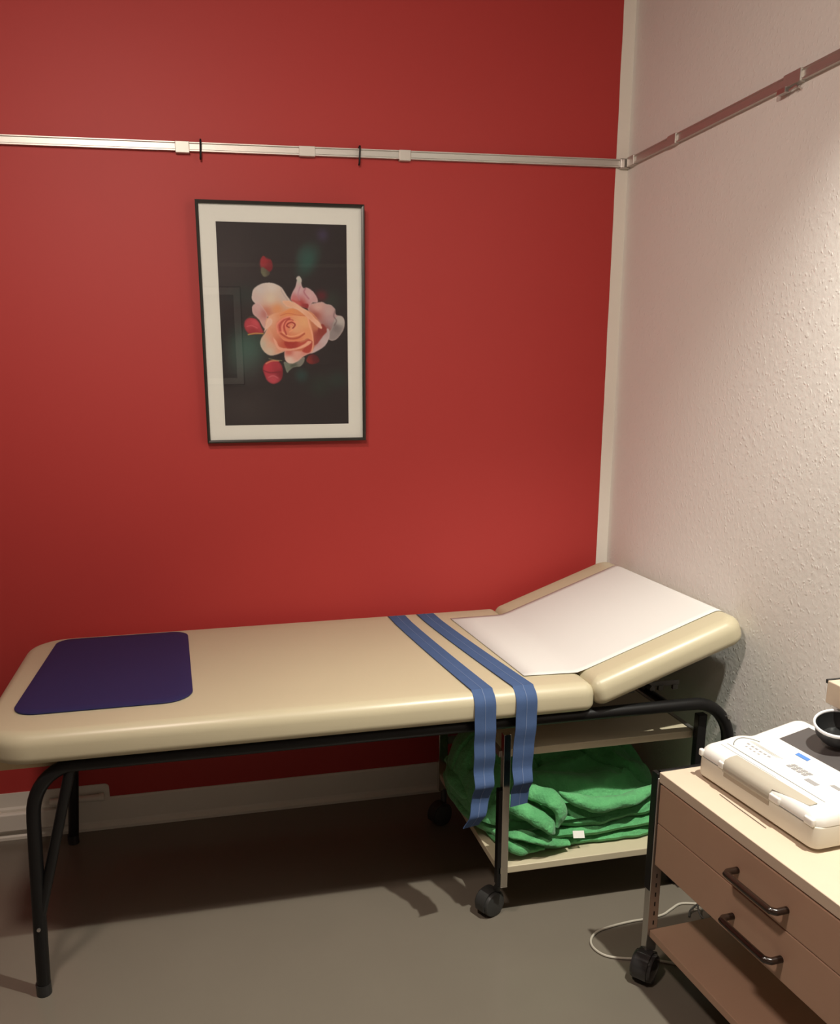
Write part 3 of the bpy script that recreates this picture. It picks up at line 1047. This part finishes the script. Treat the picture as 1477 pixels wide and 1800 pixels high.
# ------------------------------------------------------------------ shelf trolley under the head end
tx, ty = -0.39, -0.50
t = empty('shelf_trolley', (tx, ty, 0), 'two-shelf trolley with metal posts parked under the head of the couch', 'trolley')


def tl(name, m, x0, x1, y0, y1, z0, z1, bevel=0.0):
    b = BM()
    box(b, x0 - tx, x1 - tx, y0 - ty, y1 - ty, z0, z1)
    return link(name, b, m, t, bevel > 0, None, bevel)


FX, BXr, FY, BY = -0.680, -0.082, -0.790, -0.190
tl('upper_shelf', M['shelf'], FX + 0.031, BXr - 0.026, FY + 0.022, BY - 0.004, 0.485, 0.506, 0.002)
tl('lower_shelf', M['shelf'], FX + 0.004, BXr - 0.004, FY + 0.002, BY - 0.024, 0.150, 0.171, 0.002)
for x0 in (FX, BXr - 0.026):
    for y0 in (FY, BY - 0.026):
        front_left = (x0 == FX and y0 == FY)
        p = tl('post', M['chrome'] if x0 == FX else M['black'], x0 + (0.010 if front_left else 0), x0 + 0.030 if x0 == FX else x0 + 0.026, y0, y0 + 0.022, 0.108, 0.560, 0.0015)
        if front_left:
            p = tl('post_insert', M['black'], x0, x0 + 0.0105, y0 + 0.002, y0 + 0.024, 0.115, 0.400, 0.001)
        caster(t, x0 + 0.014 - tx, y0 + 0.011 - ty + (0.048 if y0 == FY else -0.02), R(205) if x0 == FX else R(92), 0.110, 0.036 if x0 == FX else 0.030, False, 0.022 if x0 == FX else 0.012, (0.004, -0.048 if y0 == FY else 0.02))
for yy in (BY - 0.020,):
    tl('crossbar', M['steel'], FX + 0.02, BXr - 0.02, yy, yy + 0.008, 0.276, 0.303)
for x0 in (FX + 0.006, BXr - 0.020):
    tl('side_rail', M['steel'], x0, x0 + 0.012, FY + 0.024, BY - 0.024, 0.487, 0.504)


# ------------------------------------------------------------------ green blankets
def fbm(p, s, a):
    return a * noise.noise(Vector(p) * s)


def fold_layer(x0, x1, yf, yb, z0, z1, seed, droop=0.0, wav=0.02, rearlift=0.0, zfun=None, rad=0.03, nx=90, ny=60):
    """one folded thickness of blanket: closed lumpy slab with rounded front fold"""
    bm = BM()
    top, bot = [], []
    r = random.Random(seed)
    for i in range(nx + 1):
        fx = i / nx
        x = x0 + (x1 - x0) * fx
        y_front = yf + fbm((x, seed * 3.1, 0), 7, wav) + fbm((x, seed * 1.7, 5), 22, wav * .35)
        y_back = yb + fbm((x, seed * 2.1, 9), 5, 0.02)
        rt, rb = [], []
        for k in range(ny + 1):
            fy = k / ny
            y = y_front + (y_back - y_front) * fy
            # distance to nearest edge -> rounded lens profile
            ex = min(fx, 1 - fx) * (x1 - x0)
            ey = min(fy, 1 - fy) * (y_back - y_front)
            e = min(ex, ey)
            prof = math.sqrt(max(0, 1 - (1 - min(1, e / rad)) ** 2))
            base = z0 + (zfun(x, y) if zfun else 0) + rearlift * fy
            th = (z1 - z0)
            mid = base + th / 2
            wob = fbm((x, y, seed), 9, 0.010) + fbm((x, y, seed + 4), 24, 0.005) + fbm((x, y, seed + 8), 60, 0.0016)
            dz = -droop * max(0, (x0 + 0.05 - x)) * 8
            uu, vv = 2 * fx - 1, 2 * fy - 1
            xq = (x0 + x1) / 2 + (x - (x0 + x1) / 2) * math.sqrt(1 - 0.22 * vv ** 6)
            y = (y_front + y_back) / 2 + (y - (y_front + y_back) / 2) * math.sqrt(1 - 0.10 * uu ** 8)
            rt.append((xq, y, mid + th / 2 * prof + wob * prof + dz))
            rb.append((xq, y, mid - th / 2 * prof + max(0.0, wob) * 0.25 * prof + dz))
        top.append([bm.verts.new(p) for p in rt])
        bot.append([bm.verts.new(p) for p in rb])
    for S, flip in ((top, False), (bot, True)):
        for i in range(nx):
            for k in range(ny):
                q = (S[i][k], S[i + 1][k], S[i + 1][k + 1], S[i][k + 1])
                bm.faces.new(q[::-1] if flip else q)
    for i in range(nx):
        bm.faces.new((top[i][0], bot[i][0], bot[i + 1][0], top[i + 1][0]))
        bm.faces.new((top[i][ny], top[i + 1][ny], bot[i + 1][ny], bot[i][ny]))
    for k in range(ny):
        bm.faces.new((top[0][k], top[0][k + 1], bot[0][k + 1], bot[0][k]))
        bm.faces.new((top[nx][k], bot[nx][k], bot[nx][k + 1], top[nx][k + 1]))
    bmesh.ops.remove_doubles(bm, verts=bm.verts, dist=0.0004)
    return bm


def roll(pts, radii, flat, seed, n=28, sub=8):
    """a soft fold of cloth: lumpy ellipse swept along a curve"""
    P = catmull(pts, sub)
    rr = []
    L = len(radii)
    for i in range(len(P)):
        f = i / (len(P) - 1) * (L - 1)
        a = int(min(f, L - 1.001))
        f2 = (f - a)
        f2 = f2 * f2 * (3 - 2 * f2)
        rr.append(radii[a] * (1 - f2) + radii[min(a + 1, L - 1)] * f2)
    bm = BM()
    tube(bm, P, 0, n, True, rr, flat)
    for v in bm.verts:
        d = Vector((fbm(v.co, 14, 1), fbm(v.co + Vector((7, 1, 3)), 14, 1), fbm(v.co + Vector((2, 9, 5)), 14, 1)))
        v.co += d * 0.011 + Vector((1, 1, 1)) * fbm(v.co, 55, 0.0015)
    return bm


SHZ = 0.172
bl = empty('blanket', (-0.45, -0.5, SHZ), 'folded green fleece blanket lying flat on the lower trolley shelf, with a white label', 'blanket', group='green blankets on the trolley')


def tob(bm, loc=(-0.45, -0.5, SHZ)):
    bmesh.ops.translate(bm, vec=[-c for c in loc], verts=bm.verts)
    return bm


lay = [
    # x0, x1, yf, yb, z0, z1, seed
    (-0.660, -0.125, -0.738, -0.25, 0.1725, 0.203, 11),
    (-0.662, -0.118, -0.748, -0.24, 0.201, 0.233, 12),
    (-0.664, -0.120, -0.738, -0.24, 0.231, 0.266, 13),
]
for a in lay:
    bm = fold_layer(a[0], a[1], a[2], a[3], a[4], a[5], a[6], wav=0.020, rad=0.022,
                    zfun=(lambda x, y, q=a[6]: max(0, (x + 0.36) / 0.23) ** 1.5 * 0.011 * (q - 10) / 2 if q > 11 else 0.0))
    link('fold', tob(bm), M['green'], bl, True)
# crumpled front left edge of the flat blanket
for pts, rd, fl, sd in (
        ([(-0.655, -0.70, 0.228), (-0.642, -0.745, 0.222), (-0.605, -0.762, 0.205), (-0.570, -0.752, 0.192), (-0.53, -0.745, 0.186)], [0.016, 0.022, 0.020, 0.013, 0.006], (1, 0.7), 3),
        ([(-0.650, -0.740, 0.244), (-0.600, -0.760, 0.248), (-0.550, -0.766, 0.230), (-0.510, -0.762, 0.210), (-0.46, -0.755, 0.198)], [0.010, 0.018, 0.021, 0.014, 0.006], (1.2, 0.6), 5)):
    link('fold', tob(roll(pts, rd, fl, sd)), M['green'], bl, True)
b = BM()
box(b, -0.017, 0.017, -0.0008, 0.0008, -0.010, 0.010, Matrix.Translation((-0.430, -0.756, 0.2215)) @ Matrix.Rotation(R(6), 4, 'Y') @ Matrix.Rotation(R(-35), 4, 'X'))
lb = link('care_label', tob(b), M['label'], bl)
lb['label'] = 'small white cloth label'

LU = (-0.43, -0.5, 0.26)
bu = empty('blanket', LU, 'rumpled green fleece blanket heaped on top of the flat one', 'blanket', group='green blankets on the trolley')


def ridge(x, y, pts, wdt, amp, sharp=1.0):
    """asymmetric fold: steep towards the viewer, soft behind, along a polyline in plan"""
    best = 1e9
    side = 0
    along = 0
    for i in range(len(pts) - 1):
        ax, ay = pts[i]
        cx_, cy_ = pts[i + 1]
        dx, dy = cx_ - ax, cy_ - ay
        tt = ((x - ax) * dx + (y - ay) * dy) / (dx * dx + dy * dy)
        tc_ = max(0, min(1, tt))
        px_, py_ = ax + dx * tc_, ay + dy * tc_
        d = math.hypot(x - px_, y - py_)
        if d < best:
            best = d
            side = dx * (y - ay) - dy * (x - ax)
            along = (i + tc_) / (len(pts) - 1)
    fade = math.sin(math.pi * min(1, max(0, 0.08 + along * 0.84))) ** 0.6
    wd = wdt * (1.9 if side > 0 else 0.75)
    return amp * fade * math.exp(-(best / wd) ** 2)


FOLDS = [
    ([(-0.70, -0.60), (-0.52, -0.66), (-0.36, -0.68), (-0.16, -0.62)], 0.030, 0.042),
    ([(-0.70, -0.48), (-0.56, -0.54), (-0.40, -0.50), (-0.22, -0.54), (-0.13, -0.48)], 0.034, 0.052),
    ([(-0.62, -0.30), (-0.50, -0.40), (-0.32, -0.38), (-0.18, -0.34)], 0.036, 0.050),
    ([(-0.64, -0.66), (-0.60, -0.50), (-0.64, -0.36)], 0.030, 0.030),
    ([(-0.45, -0.60), (-0.33, -0.56), (-0.26, -0.60)], 0.018, 0.018),
    ([(-0.30, -0.45), (-0.22, -0.62), (-0.15, -0.68)], 0.018, 0.020),
]


def heap():
    """heaped upper blanket: draped height field with folds"""
    bm = BM()
    nx, ny = 150, 110
    x0, x1, y0, y1 = -0.712, -0.115, -0.745, -0.225
    top, bot = [], []
    for i in range(nx + 1):
        fx = i / nx
        rt, rb = [], []
        for k in range(ny + 1):
            fy = k / ny
            x = x0 + (x1 - x0) * fx
            y = y0 + (y1 - y0) * fy
            e = 1 - ((abs(fx - .5) * 2) ** 5 + (abs(fy - .5) * 2) ** 5)
            e = max(0.0, e)
            pr_ = e ** 0.40
            hgt = 0.030 + 0.095 * min(1, fy / 0.60) ** 1.1
            hgt *= 0.80 + 0.32 * math.exp(-((fx - 0.30) / 0.34) ** 2)
            wx = x + 0.018 * noise.noise(Vector((x * 7, y * 7, 1.3)))
            wy = y + 0.018 * noise.noise(Vector((x * 7, y * 7, 5.3)))
            for P_, wd, am in FOLDS:
                hgt += ridge(wx, wy, P_, wd, am) * (0.5 + 0.5 * pr_)
            c1 = abs(noise.noise(Vector((x * 5 + y * 3, y * 9, 2.2))))
            hgt -= 0.022 * math.exp(-(c1 / 0.045) ** 2)
            hgt += fbm((x, y, 1), 22, 0.006) + fbm((x, y, 3), 60, 0.002)
            zb = 0.264 + 0.012 * max(0, (x + 0.36) / 0.23)
            uu, vv = 2 * fx - 1, 2 * fy - 1
            xx = (x0 + x1) / 2 + (x - (x0 + x1) / 2) * math.sqrt(1 - 0.46 * vv ** 4) + fbm((x, y, 6), 6, 0.012)
            y = (y0 + y1) / 2 + (y - (y0 + y1) / 2) * math.sqrt(1 - 0.34 * uu ** 6)
            sag = max(0.0, -0.675 - x) * 0.7
            rt.append((xx, y, zb + max(0.012, hgt) * pr_ - sag))
            rb.append((xx, y, zb + 0.001 - sag))
        top.append([bm.verts.new(p) for p in rt])
        bot.append([bm.verts.new(p) for p in rb])
    for i in range(nx):
        for k in range(ny):
            bm.faces.new((top[i][k], top[i + 1][k], top[i + 1][k + 1], top[i][k + 1]))
            bm.faces.new((bot[i][k], bot[i][k + 1], bot[i + 1][k + 1], bot[i + 1][k]))
    for i in range(nx):
        bm.faces.new((top[i][0], bot[i][0], bot[i + 1][0], top[i + 1][0]))
        bm.faces.new((top[i][ny], top[i + 1][ny], bot[i + 1][ny], bot[i][ny]))
    for k in range(ny):
        bm.faces.new((top[0][k], top[0][k + 1], bot[0][k + 1], bot[0][k]))
        bm.faces.new((top[nx][k], bot[nx][k], bot[nx][k + 1], top[nx][k + 1]))
    bmesh.ops.remove_doubles(bm, verts=bm.verts, dist=0.0003)
    return bm


link('drape', tob(heap(), LU), M['green'], bu, True)
for pts, rd, fl, sd in (
        # pointed corner lying to the front
        ([(-0.640, -0.68, 0.320), (-0.605, -0.730, 0.318), (-0.565, -0.760, 0.298), (-0.530, -0.775, 0.272), (-0.512, -0.780, 0.252)], [0.020, 0.034, 0.034, 0.024, 0.004], (1.0, 0.62), 21),
        # curled fold beside it
        ([(-0.600, -0.67, 0.345), (-0.552, -0.725, 0.350), (-0.512, -0.750, 0.334), (-0.494, -0.764, 0.302), (-0.505, -0.772, 0.266)], [0.014, 0.026, 0.030, 0.026, 0.010], (1.0, 0.66), 22),
        # long crescent fold to the right
        ([(-0.480, -0.735, 0.340), (-0.430, -0.745, 0.318), (-0.360, -0.748, 0.302), (-0.280, -0.744, 0.300), (-0.205, -0.730, 0.314), (-0.150, -0.70, 0.330)], [0.006, 0.020, 0.026, 0.025, 0.017, 0.006], (1.0, 0.80), 23),
        # left side folds
        ([(-0.686, -0.36, 0.292), (-0.696, -0.47, 0.282), (-0.664, -0.60, 0.266), (-0.625, -0.70, 0.258)], [0.018, 0.030, 0.028, 0.012], (1.0, 0.8), 25),
        ([(-0.686, -0.34, 0.228), (-0.694, -0.46, 0.222), (-0.666, -0.58, 0.214), (-0.632, -0.68, 0.212)], [0.016, 0.024, 0.024, 0.012], (1.0, 0.9), 26),
):
    link('fold', tob(roll(pts, rd, fl, sd), LU), M['green'], bu, True)

# ------------------------------------------------------------------ drawer cart at the right
CX, CY, CR = -0.390, -1.074, math.atan2(0.066, 0.998)
cart = empty('drawer_cart', (CX, CY, 0), 'beech laminate cart with two drawers, dark bow handles and low shelf', 'cart', CR)
L = 0.78
D = 0.328


def ct(name, m, x0, x1, y0, y1, z0, z1, bevel=0.0, parent=None, smooth=None):
    return bx(name, m, parent or cart, x0, x1, y0, y1, z0, z1, bevel, bevel > 0 if smooth is None else smooth)


ct('top_board', M['laminate'], 0.0, D, -L, 0.0, 0.5345, 0.560, 0.0015)
ct('carcass', M['laminate'], 0.020, D, -L + 0.01, -0.002, 0.322, 0.534, 0.001)
ct('end_panel', M['black'], 0.004, D, 0.0008, 0.011, 0.300, 0.5605, 0.0015)
for z0, z1 in ((0.4315, 0.5300), (0.3200, 0.4290)):
    d = ct('drawer', M['drawer'], 0.0005, 0.018, -L + 0.012, -0.006, z0, z1, 0.0015)
    zc = 0.474 if z0 > 0.4 else 0.366
    hb = BM()
    pts = [(0.006, -0.283, zc), (-0.022, -0.283, zc), (-0.0295, -0.289, zc), (-0.0315, -0.300, zc), (-0.0315, -0.404, zc), (-0.0295, -0.416, zc), (-0.022, -0.423, zc), (0.006, -0.423, zc)]
    P = [Vector(pts[0])] + catmull(pts[1:-1], 5) + [Vector(pts[-1])]
    tube(hb, P, 0.0072, 12, True)
    h = link('handle', hb, M['handle'], d, True)
ct('low_shelf', M['drawer'], 0.002, D, -L, -0.004, 0.118, 0.138, 0.0015)
# end posts with a black upper sleeve and slots
for x0 in (0.0, D - 0.030):
    for y0 in (-0.003, -L - 0.022):
        p = ct('post', M['steel'], x0 - (0.004 if x0 == 0 else 0), x0 + 0.024, y0, y0 + 0.022, 0.075, 0.545, 0.0015)
        ct('sleeve', M['black'], x0 - (0.0055 if x0 == 0 else 0.001), x0 + 0.006, y0 + 0.002, y0 + 0.024, 0.245, 0.556, 0.001, p)
        for k in range(6):
            ct('slot', M['slot'], x0 + 0.010, x0 + 0.013, y0 - 0.0008, y0 + 0.0004, 0.150 + k * 0.026, 0.161 + k * 0.026, 0, p, False)
for x0, y0, a, g in ((0.010, 0.006, R(215), True), (D - 0.02, 0.006, R(-70), False), (0.012, -L + 0.0, R(-100), True), (D - 0.02, -L + 0.0, R(-80), False)):
    caster(cart, x0, y0, a, 0.10, 0.037 if g else 0.034, g, 0.023)

# ------------------------------------------------------------------ ECG recorder on the cart
E0 = Vector((0.072, -0.036, 0.5605))
# position in cart frame -> world
rotm = Matrix.Rotation(CR, 4, 'Z')
ew = Vector((CX, CY, 0)) + rotm @ E0
ecg = empty('ecg_machine', ew, 'white portable ECG recorder with tilted screen and paper tray on the cart', 'ecg machine', CR + R(0.6))
EL, ED = 0.358, 0.279       # along -y, along x
# lower body
b = slab(0.0, ED, -EL, 0.0, 0.007, 0.055, [0.020, 0.028, 0.02, 0.022], 0.003, 0.006, 0, 8, 4)
link('lower_body', b, M['ecg_body'], ecg, True)
# upper shell: height field over plan, rounded outline, wedge up to the screen block


def shell_h(x, y):
    f = x / ED
    end = 0.5 + 0.5 * max(0.0, min(1.0, (y + 0.10) / 0.08))
    base = 0.0790 + 0.004 * math.sin(min(1, f * 3) * math.pi / 2) + 0.007 * end * math.exp(-((f - 0.34) / 0.12) ** 2)
    # valley between the front bump and the raised screen block at the far end
    g = max(0, min(1, (f - 0.44) / 0.14))
    g = g * g * (3 - 2 * g)
    scr = 0.082 + 0.031 * max(0, (f - 0.46) / 0.54)
    return base * (1 - g) + scr * g


def upper_shell():
    bm = BM()
    nr = 12
    NS = 60
    outline = rrect(0.0, ED, -EL, 0.0, [0.026, 0.03, 0.022, 0.026], 10)
    dense = []
    for i in range(len(outline)):
        ax, ay = outline[i]
        cx_, cy_ = outline[(i + 1) % len(outline)]
        n_ = max(1, int(math.hypot(cx_ - ax, cy_ - ay) / 0.006))
        for k in range(n_):
            dense.append((ax + (cx_ - ax) * k / n_, ay + (cy_ - ay) * k / n_))
    outline = dense
    N = len(outline)
    cxm, cym = ED / 2, -EL / 2
    rings = []

    def ring(s, zf):
        out_ = []
        for (x, y) in outline:
            xx = cxm + (x - cxm) * (1 - 2 * s / ED)
            yy = cym + (y - cym) * (1 - 2 * s / EL)
            out_.append(bm.verts.new((xx, yy, zf(xx, yy))))
        return out_
    rings.append(ring(0.0, lambda x, y: 0.0555))
    rings.append(ring(0.0, lambda x, y: 0.060))
    for k in range(1, 7):
        a = k / 6 * math.pi / 2
        rings.append(ring(0.016 * (1 - math.cos(a)), lambda x, y, a=a: 0.060 + (shell_h(x, y) - 0.060) * math.sin(a)))
    for k in range(1, NS):
        s = 0.016 + k / (NS + .3) * (ED / 2 - 0.016)
        rings.append(ring(s, shell_h))
    for A, B in zip(rings[:-1], rings[1:]):
        for k in range(N):
            bm.faces.new((A[k], A[(k + 1) % N], B[(k + 1) % N], B[k]))
    bm.faces.new(rings[-1])
    bm.faces.new(rings[0][::-1])
    return bm


link('upper_shell', upper_shell(), M['ecg_lid'], ecg, True)
for a in ((0.03, -0.04), (0.03, -EL + 0.04), (ED - 0.03, -0.04), (ED - 0.03, -EL + 0.04)):
    b = BM()
    tube(b, [(a[0], a[1], 0.0), (a[0], a[1], 0.0085)], 0.011, 16)
    link('rubber_foot', b, M['dark_plastic'], ecg, True)
# seam between the halves
b = BM()
box(b, -0.0006, 0.01, -EL + 0.02, -0.02, 0.0545, 0.0558)
link('seam', b, M['ecg_line'], ecg)


def on_top(x0, x1, y0, y1, th, bm=None, lift=0.0):
    bm = bm or BM()
    n = 8
    A = []
    for i in range(n + 1):
        x = x0 + (x1 - x0) * i / n
        A.append([bm.verts.new((x, y, shell_h(x, y) + dz)) for y, dz in ((y0, lift), (y1, lift), (y1, lift + th), (y0, lift + th))])
    for P_, Q_ in zip(A[:-1], A[1:]):
        for k in range(4):
            bm.faces.new((P_[k], P_[(k + 1) % 4], Q_[(k + 1) % 4], Q_[k]))
    bm.faces.new(A[0])
    bm.faces.new(A[-1][::-1])
    return bm


link('screen', on_top(0.172, 0.252, -0.31, -0.058, 0.0008), M['screen'], ecg)
bx('paper_slot', M['recess'], ecg, -0.0010, 0.004, -0.232, -0.092, 0.040, 0.066, 0.0006)
lb = link('blue_label', on_top(0.152, 0.161, -0.165, -0.130, 0.0008, None, 0.0006), M['ecg_blue'], ecg)
lb['label'] = 'small blue label beside the screen'
# grey keys and printed marks
b = BM()
for i in range(6):
    on_top(0.088, 0.093, -0.060 - i * 0.013, -0.052 - i * 0.013, 0.0004, b)
    if i < 4:
        on_top(0.077, 0.081, -0.066 - i * 0.013, -0.060 - i * 0.013, 0.0004, b)
for i in range(3):
    on_top(0.103 + i * 0.004, 0.1038 + i * 0.004, -0.13 - i * .004, -0.045, 0.0003, b)
link('printed_text', b, M['ecg_key'], ecg)
for i in range(4):
    for j in range(2):
        link('key', on_top(0.094 + j * 0.013, 0.104 + j * 0.013, -0.178 - i * 0.014, -0.168 - i * 0.014, 0.0012), M['ecg_key'], ecg)
link('key', on_top(0.082, 0.094, -0.262, -0.232, 0.0008), M['ecg_key'], ecg)
link('key', on_top(0.112, 0.124, -0.292, -0.269, 0.0008), M['ecg_key'], ecg)
# crescent grip line and long paper-lid line
b = BM()
P = []
for k in range(13):
    a = R(20) + k / 12 * R(130)
    x = 0.092 + 0.036 * math.cos(a)
    y = -0.062 + 0.036 * math.sin(a)
    P.append((x, y, shell_h(x, y) + 0.0003))
tube(b, P, 0.0013, 6)
link('grip_line', b, M['ecg_line'], ecg, True)
b = BM()
on_top(0.0535, 0.0550, -0.318, -0.030, 0.0004, b)
link('lid_line', b, M['ecg_line'], ecg)
b = BM()
on_top(0.0400, 0.0410, -0.200, -0.026, 0.0004, b)
link('lid_line', b, M['ecg_line'], ecg)
# see-through paper compartment window at the front edge
b = BM()
pr2 = [(-0.0012, 0.050), (-0.0022, 0.066), (0.004, 0.0765), (0.016, 0.0815), (0.034, 0.0838), (0.034, 0.0800), (0.006, 0.060)]
A = [b.verts.new((x, -0.088, z)) for x, z in pr2]
B = [b.verts.new((x + (0.002 if x > 0.01 else 0), -0.318 if x > 0.01 else -0.232, z)) for x, z in pr2]
for k in range(len(pr2)):
    b.faces.new((A[k], A[(k + 1) % len(pr2)], B[(k + 1) % len(pr2)], B[k]))
b.faces.new(A)
b.faces.new(B[::-1])
link('paper_window', b, M['ecg_clear'], ecg, True)
for y, ln in ((-0.012, 0.012), (-0.082, 0.018), (-0.246, 0.030), (-0.338, 0.024)):
    b = slab(-0.0035, 0.007, y - ln / 2, y + ln / 2, 0.054, 0.070, 0.004, 0.003, 0.003, 0, 4, 3)
    link('latch', b, M['ecg_lid'], ecg, True)

# pen / wire lying on the cart in front of the recorder
b = BM()
lp = [Vector((CX, CY, 0)) + rotm @ Vector(p) for p in ((0.062, -0.135, 0.5612), (0.060, -0.19, 0.5612), (0.0585, -0.285, 0.5612))]
tube(b, lp, 0.0009, 8)
tag(link('wire', b, M['steel'], None, True), 'thin straight wire lying on the cart in front of the recorder', 'wire')

# round black dish with white rim behind the recorder
bc = Vector((-0.060, -1.236, 0.676))
bowl = empty('round_case', bc, 'black round case with glossy white rim behind the recorder screen', 'case')
bowl.rotation_euler = (R(10), R(-12), 0)
bowl.scale = (0.70, 0.70, 1.0)
b = BM()
prof = [(0.002, 0.006), (0.050, 0.006), (0.066, 0.022), (0.070, 0.044), (0.066, 0.044), (0.060, 0.026), (0.046, 0.013), (0.002, 0.012)]
m_ = 40
rg = [[b.verts.new((r_ * math.cos(2 * math.pi * k / m_), r_ * math.sin(2 * math.pi * k / m_), z)) for k in range(m_)] for r_, z in prof]
for A, B in zip(rg[:-1], rg[1:]):
    for k in range(m_):
        b.faces.new((A[k], A[(k + 1) % m_], B[(k + 1) % m_], B[k]))
b.faces.new(rg[0])
b.faces.new(rg[-1])
link('body', b, M['dark_plastic'], bowl, True)
b = BM()
tube(b, [(0.070 * math.cos(2 * math.pi * k / 48), 0.070 * math.sin(2 * math.pi * k / 48), 0.046) for k in range(49)], 0.0042, 12, False)
link('rim', b, M['white_rim'], bowl, True)

# wall-hung wooden box at the right edge of the picture
wb = empty('wall_box', (0, -1.50, 0.72), 'light wood box with dark edge strip fixed to the white wall', 'wall box')
bx('box', M['laminate'], wb, -0.052, 0.0, -0.34, 0.325, 0.022, 0.075, 0.002)
bx('edge_strip', M['dark_plastic'], wb, -0.050, -0.001, 0.325, 0.333, 0.066, 0.0755, 0.001)

# ------------------------------------------------------------------ cables on the floor
b = BM()
pts = [(-0.055, -0.865, 0.004), (-0.095, -0.838, 0.004), (-0.140, -0.826, 0.004), (-0.180, -0.843, 0.004), (-0.217, -0.861, 0.004), (-0.270, -0.868, 0.004), (-0.316, -0.869, 0.004),
       (-0.375, -0.876, 0.004), (-0.425, -0.888, 0.004), (-0.458, -0.915, 0.004), (-0.467, -0.948, 0.004), (-0.452, -0.982, 0.004), (-0.415, -1.002, 0.004), (-0.33, -1.03, 0.004), (-0.22, -1.10, 0.004), (-0.12, -1.2, 0.004)]
tube(b, catmull(pts, 6), 0.0032, 8)
tag(link('cable', b, M['cord'], None, True), 'pale cable looping over the floor beneath the drawer cart', 'cable')
b = BM()
pts = [(-0.150, -0.885, 0.004), (-0.135, -0.868, 0.012), (-0.110, -0.872, 0.03), (-0.095, -0.90, 0.03), (-0.110, -0.93, 0.012), (-0.13, -0.905, 0.02), (-0.120, -0.87, 0.05), (-0.105, -0.865, 0.035), (-0.09, -0.93, 0.006), (-0.05, -0.98, 0.004)]
tube(b, catmull(pts, 6), 0.0026, 8)
tag(link('cable', b, M['cord_dark'], None, True), 'dark tangled cable on the floor behind the cart wheel', 'cable')
